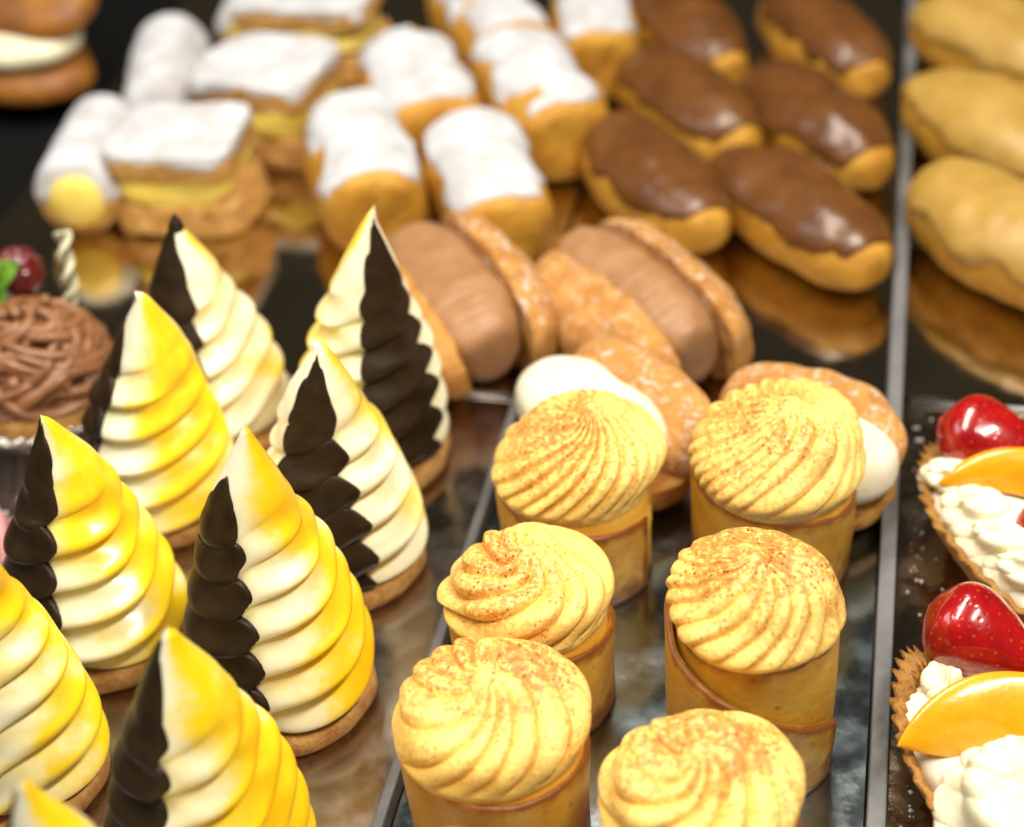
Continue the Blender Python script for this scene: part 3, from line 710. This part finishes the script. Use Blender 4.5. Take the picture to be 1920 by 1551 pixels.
# ------------------------------------------------------------------ piped chocolate tart
def fluted_cup(parent, name, R0, R1, h, mat, flutes, amp, wall=0.05, z0=0.0, ex=1.0, ey=1.0):
    n = flutes * 8; lv = np.linspace(0, 1, 10)
    th = np.linspace(0, 2 * PI, n, endpoint=False)
    rings = []
    for k in lv:
        r = (R0 + (R1 - R0) * k) * (1 + amp * np.cos(flutes * th) * (0.3 + 0.7 * k))
        rings.append(np.stack([r * ex * np.cos(th), r * ey * np.sin(th), np.full(n, z0 + h * k)], -1))
    for k in lv[::-1]:
        r = (R0 + (R1 - R0) * k) * (1 + amp * np.cos(flutes * th) * (0.3 + 0.7 * k)) - wall
        rings.append(np.stack([r * ex * np.cos(th), r * ey * np.sin(th), np.full(n, z0 + h * k + 0.02)], -1))
    P = np.array(rings)
    return grid_obj(name, P, mat, parent, wrap_v=True)
t = thing('chocolate_tart', 'tart piled with piped milk chocolate cream strands at the left edge', 'tart', (-11.6, -1.5, 0))
fluted_cup(t, 'foil_cup', 1.6, 2.2, 0.95, M_FOIL, 34, 0.035)
P = bun_grid(1.9, 1.9, 1.5, 111, flat=0.6, e=1.0, box=1.0); P[..., 2] = np.minimum(P[..., 2], 1.25)
o = grid_obj('tart_shell', P, M_TART, t, wrap_v=True); o.location = (0, 0, 0.15 * S)
v = np.linspace(0, PI / 2, 30); th = np.linspace(0, 2 * PI, 60, endpoint=False); Vv, T2 = np.meshgrid(v, th, indexing='ij')
P = np.stack([1.6 * np.sin(Vv) * np.cos(T2), 1.6 * np.sin(Vv) * np.sin(T2), 1.2 + 1.62 * np.cos(Vv)], -1)
o = grid_obj('cream_mound', P, M_CHOCCREAM, t, wrap_v=True)
for k in range(70):
    r_ = random.Random(500 + k)
    c0 = r_.uniform(0, 2 * PI); L_ = r_.uniform(1.2, 2.6); tw = r_.uniform(-0.9, 1.6); e0 = r_.uniform(0.15, 1.1)
    pts = []
    for s_ in np.linspace(0, 1, 16):
        el = e0 + (s_ - 0.5) * L_ * 0.45 * (1 if k % 2 else -1)
        el = max(0.02, min(1.5, el)); az = c0 + s_ * (L_ + tw)
        rr = 1.74 + 0.12 * math.sin(s_ * 7 + k)
        pts.append((rr * math.cos(el) * math.cos(az), rr * math.cos(el) * math.sin(az), 1.25 + rr * 1.05 * math.sin(el)))
    V, F = tube_mesh(pts, 0.135 * (0.75 + 0.5 * r_.random()), 8)
    mesh_obj('cream_strand', V, F, M_CHOCCREAM, t)
# berry and mint leaves on top
def berry(label, x, y, z, R, seed):
    n, m = 40, 60
    v = np.linspace(0, PI, n); th = np.linspace(0, 2 * PI, m, endpoint=False); Vv, T = np.meshgrid(v, th, indexing='ij')
    r = R * (1 + 0.09 * np.abs(np.sin(Vv * 6)) * np.abs(np.sin(T * 5 + np.floor(Vv * 6 / PI) * 0.8)))
    P = np.stack([r * np.sin(Vv) * np.cos(T), r * np.sin(Vv) * np.sin(T), r * 1.05 * np.cos(Vv)], -1)
    return tag(grid_obj('berry', P, M_BERRY, None, wrap_v=True, loc=(x, y, z)), label, 'berry')
berry('dark red berry on top of the piped chocolate tart', -12.55, 0.35, 3.05, 0.62, 3)
def leaf(x, y, z, L, W, rz, rx, ry, label):
    n, m = 24, 13
    s_ = np.linspace(0, 1, n); c = np.linspace(-1, 1, m); Sg, Cg = np.meshgrid(s_, c, indexing='ij')
    w = W * np.sin(PI * Sg ** 0.8) * (1 + 0.08 * np.sin(Sg * 50))
    top = np.stack([L * Sg, w * Cg, 0.12 * np.abs(Cg) + 0.15 * np.sin(Sg * PI)], -1)
    bot = top - np.array([0, 0, 0.03])
    P = np.concatenate([top, bot[:, ::-1]], 1)
    o = grid_obj('mint_leaf', P, M_MINT, None, wrap_v=True, loc=(x, y, z), rot=(rx, ry, rz))
    return tag(o, label, 'leaf', 'mint leaves on the chocolate tart')
leaf(-12.9, -0.25, 3.0, 1.0, 0.38, D(20), D(35), D(-35), 'upper bright mint leaf standing against the berry')
leaf(-12.8, -0.45, 2.75, 0.95, 0.34, D(-50), D(30), D(-5), 'lower mint leaf between berry and chocolate cream')
leaf(-13.0, -1.1, 2.55, 0.9, 0.26, D(-10), D(20), D(0), 'small mint leaf lying at the frame edge on the strands')
# twisted chocolate stick
t = thing('chocolate_stick', 'twisted white and dark chocolate stick stuck upright in the tart', 'chocolate stick', (-11.35, 0.15, 2.3), 0, None, (D(-8), D(10)))
def ribbon(phase, mat, name, wd, rad):
    n = 80; pts = []
    rows = []
    for s_ in np.linspace(0, 1, n):
        a = phase + s_ * 5.2 * PI / 1.6
        cx_, cy_ = 0.10 * math.sin(s_ * 5), 0.04 * math.cos(s_ * 6)
        ring = []
        for q in np.linspace(0, 2 * PI, 14, endpoint=False):
            lx, ly = wd * math.cos(q), rad * math.sin(q)
            ring.append((cx_ + lx * math.cos(a) - ly * math.sin(a), cy_ + lx * math.sin(a) + ly * math.cos(a), s_ * 2.0))
        rows.append(ring)
    P = np.array(rows)
    nv = 14
    F = [tuple(f) for f in grid_faces(n, nv, False, True)] + [tuple(range(nv)), tuple((n - 1) * nv + k for k in range(nv))]
    return mesh_obj(name, P.reshape(-1, 3), F, mat, t)
ribbon(0, M_WCHOC, 'white_twist', 0.24, 0.09)
ribbon(PI / 2, M_CHOC, 'dark_twist', 0.15, 0.04)

# pink cream tart at the very left
t = thing('pink_tart', 'pink cream tart in a foil cup at the left edge under the chocolate tart', 'tart', (-11.3, -7.6, 0))
fluted_cup(t, 'foil_cup', 1.3, 1.75, 0.9, M_FOIL, 30, 0.035)
swirl(t, 'pink_cream', M_PINK, 1.55, 1.0, 10, 1.5, 0.14, 6, dust=0).location = (0, 0, 0.95 * S)

# ------------------------------------------------------------------ fruit boats
def boat(label, x, y, ang, a, bw, h, seed):
    t = thing('fruit_boat', label, 'fruit boat', (x, y, 0), D(ang), 'boat shaped tarts with cream and fruit')
    n = 240; lv = np.linspace(0, 1, 14)
    th = np.linspace(0, 2 * PI, n, endpoint=False)
    fl = 0.030 * np.cos(44 * th)
    sg = lambda q, p: np.sign(q) * np.abs(q) ** p
    ox, oy = a * sg(np.cos(th), 0.95), bw * sg(np.sin(th), 1.25)
    rings = []
    for k in lv:
        s_ = (0.55 + 0.45 * k ** 0.8) * (1 + fl * (0.2 + 0.8 * k))
        rings.append(np.stack([ox * s_, oy * s_, np.full(n, h * k) + 0.12 * np.abs(np.cos(th)) ** 8 * k * h], -1))
    for k in lv[::-1]:
        s_ = (0.55 + 0.45 * k ** 0.8) * (1 + fl * (0.2 + 0.8 * k)) - 0.075
        rings.append(np.stack([ox * s_, oy * s_, np.full(n, h * k + 0.03) + 0.12 * np.abs(np.cos(th)) ** 8 * k * h], -1))
    P = np.array(rings); P += noise3(P, 0.9, seed)[..., None] * 0.02
    grid_obj('pastry_boat', P, M_BOAT, t, wrap_v=True)
    P = bun_grid(a * 0.86, bw * 0.80, h * 0.98, seed + 1, rough=0.06, flat=0.6, e=0.9, box=0.9)
    o = grid_obj('cream_filling', P, M_WCREAM, t, wrap_v=True); o.location = (0, 0, 0.22 * S)
    return t
def place(o, loc, rot): o.location = Vector(loc) * S; o.rotation_euler = rot; return o

def strawberry(label, loc, rot, L, R, seed):
    """half berry: rounded skin side up (+z), cut face down"""
    t = thing('strawberry', label, 'strawberry', loc, 0, 'strawberry halves on the fruit boats'); t.rotation_euler = rot
    n, m = 60, 64
    u = np.linspace(0, 1, n); th = np.linspace(0, PI, m)
    U, T = np.meshgrid(u, th, indexing='ij')
    prof = np.interp(u, [0, 0.05, 0.15, 0.3, 0.5, 0.7, 0.85, 0.95, 1], [0.05, 0.50, 0.86, 1.0, 0.90, 0.68, 0.45, 0.24, 0]) * R
    prof = np.convolve(np.pad(prof, 4, mode='edge'), np.ones(9) / 9, 'valid'); prof[0] = prof[-1] = 0; prof[1] *= 0.7; prof[-2] *= 0.7
    P = np.stack([(U - 0.45) * L + 0 * T, prof[:, None] * np.cos(T), prof[:, None] * np.sin(T) * 0.82], -1)
    P += noise3(P, 0.45, seed)[..., None] * 0.025
    grid_obj('skin', P, M_STRAW, t)
    c = np.linspace(-1, 1, 24); U2, C2 = np.meshgrid(u, c, indexing='ij')
    Q = np.stack([(U2 - 0.45) * L, prof[:, None] * C2, -0.10 * (1 - C2 ** 2) * (prof[:, None] / R)], -1)
    grid_obj('cut_face', Q, M_CUTSTRAW, t)
    return t
def peach(label, loc, rot, R, seed, thick=0.62, sweep=2.3, deep=1.05):
    """crescent wedge of peach"""
    n, m = 80, 40
    u = np.linspace(0, 1, n); q = np.linspace(0, 2 * PI, m, endpoint=False)
    U, Q = np.meshgrid(u, q, indexing='ij')
    w = np.sin(PI * U) ** 0.45
    a = (U - 0.5) * sweep
    rr = R - deep * 0.5 * w + deep * 0.5 * w * np.cos(Q)
    zz = thick * 0.5 * w * np.sin(Q) * (0.65 + 0.35 * np.cos(Q))
    P = np.stack([rr * np.sin(a), rr * np.cos(a) - R * 0.6, zz], -1)
    P += noise3(P, 0.4, seed)[..., None] * 0.02
    o = grid_obj('peach_slice', P, M_PEACH, None, wrap_v=True)
    place(o, loc, rot)
    return tag(o, label, 'peach slice', 'peach slices on the fruit boats')
def rosette(label, loc, R, H, N, twist, seed, rot=(0, 0, 0)):
    o = swirl(None, 'cream_rosette', M_IVORY, R, H, N, twist, 0.24 * R / 1.6, seed, dust=0, rope=0.16 * R, skirt=0.2)
    place(o, loc, rot)
    return tag(o, label, 'cream rosette', 'cream piped on the fruit boats')

boat('rear fruit boat at the right edge, hull sweeping down to the right', 12.2, -4.9, -54, 3.8, 1.6, 1.3, 121)
strawberry('strawberry half on the upper end of the rear fruit boat', (11.1, -2.1, 1.9), (D(28), D(8), D(-22)), 2.5, 0.9, 122)
peach('peach slice under the upper strawberry on the rear fruit boat', (12.0, -3.4, 1.7), (D(48), D(6), D(-8)), 2.1, 124)
strawberry('strawberry half at the right frame edge, lower on the rear fruit boat', (12.3, -5.0, 1.8), (D(60), D(10), D(-70)), 1.9, 0.75, 125)
for i, (dx, dy, s_) in enumerate(((11.0, -4.1, 0.6), (11.4, -4.9, 0.62), (11.9, -5.7, 0.6), (10.45, -2.95, 0.5))):
    rosette(['ruffled cream dab left of the peach on the rear boat', 'ruffled cream dab below the peach on the rear boat', 'lowest cream dab toward the frame edge on the rear boat', 'cream dab at the tip of the rear boat beside the strawberry'][i], (dx, dy, 1.3), s_, 0.7, 6, 1.9, 130 + i, (D(12 + 6 * i), D(-10), D(-50 + 12 * i))).scale = (1.45, 0.95, 0.9)
boat('front fruit boat at the lower right, dark hull with fluted tip', 11.75, -11.6, -57, 3.9, 1.65, 1.4, 141)
strawberry('cut strawberry half at the upper end of the front fruit boat', (10.85, -8.15, 1.9), (D(30), D(14), D(-24)), 2.4, 0.95, 142)
peach('large peach slice arched across the front fruit boat', (11.4, -10.2, 1.9), (D(46), D(4), D(10)), 2.2, 144, thick=0.5, sweep=2.4, deep=2.1)
rosette('big piped cream rosette in front of the large peach slice', (11.55, -12.0, 1.35), 1.35, 1.2, 9, 2.0, 146)
rosette('cream dab left of the cut strawberry on the front boat', (10.3, -9.0, 1.15), 0.55, 0.6, 7, 1.2, 147)
rosette('lowest cream rosette of the front boat at the bottom corner', (12.2, -13.1, 1.4), 0.85, 0.8, 8, 1.8, 148)

# crumbs scattered on the right hand tray
cr = random.Random(77); V = []; F = []
for k in range(160):
    x = cr.choice([cr.gauss(9.75, 0.12), cr.uniform(9.6, 13)]); y = cr.uniform(-16, 1.2); q = cr.uniform(0.02, 0.055)
    b0 = len(V)
    for d in ((1, 0, 0), (-1, 0, 0), (0, 1, 0), (0, -1, 0), (0, 0, 1.3), (0, 0, 0)):
        V.append((max(x, 9.6) + d[0] * q * cr.uniform(0.6, 1.3), y + d[1] * q * cr.uniform(0.6, 1.3), 0.01 + (d[2] * q)))
    for a_, b_, c_ in ((0, 2, 4), (2, 1, 4), (1, 3, 4), (3, 0, 4), (2, 0, 5), (1, 2, 5), (3, 1, 5), (0, 3, 5)):
        F.append((b0 + a_, b0 + b_, b0 + c_))
o = mesh_obj('crumbs', V, F, M_SUGAR, smooth=False)
o['kind'] = 'stuff'; tag(o, 'tiny pale sugar crumbs sprinkled on the right hand tray', 'crumbs')
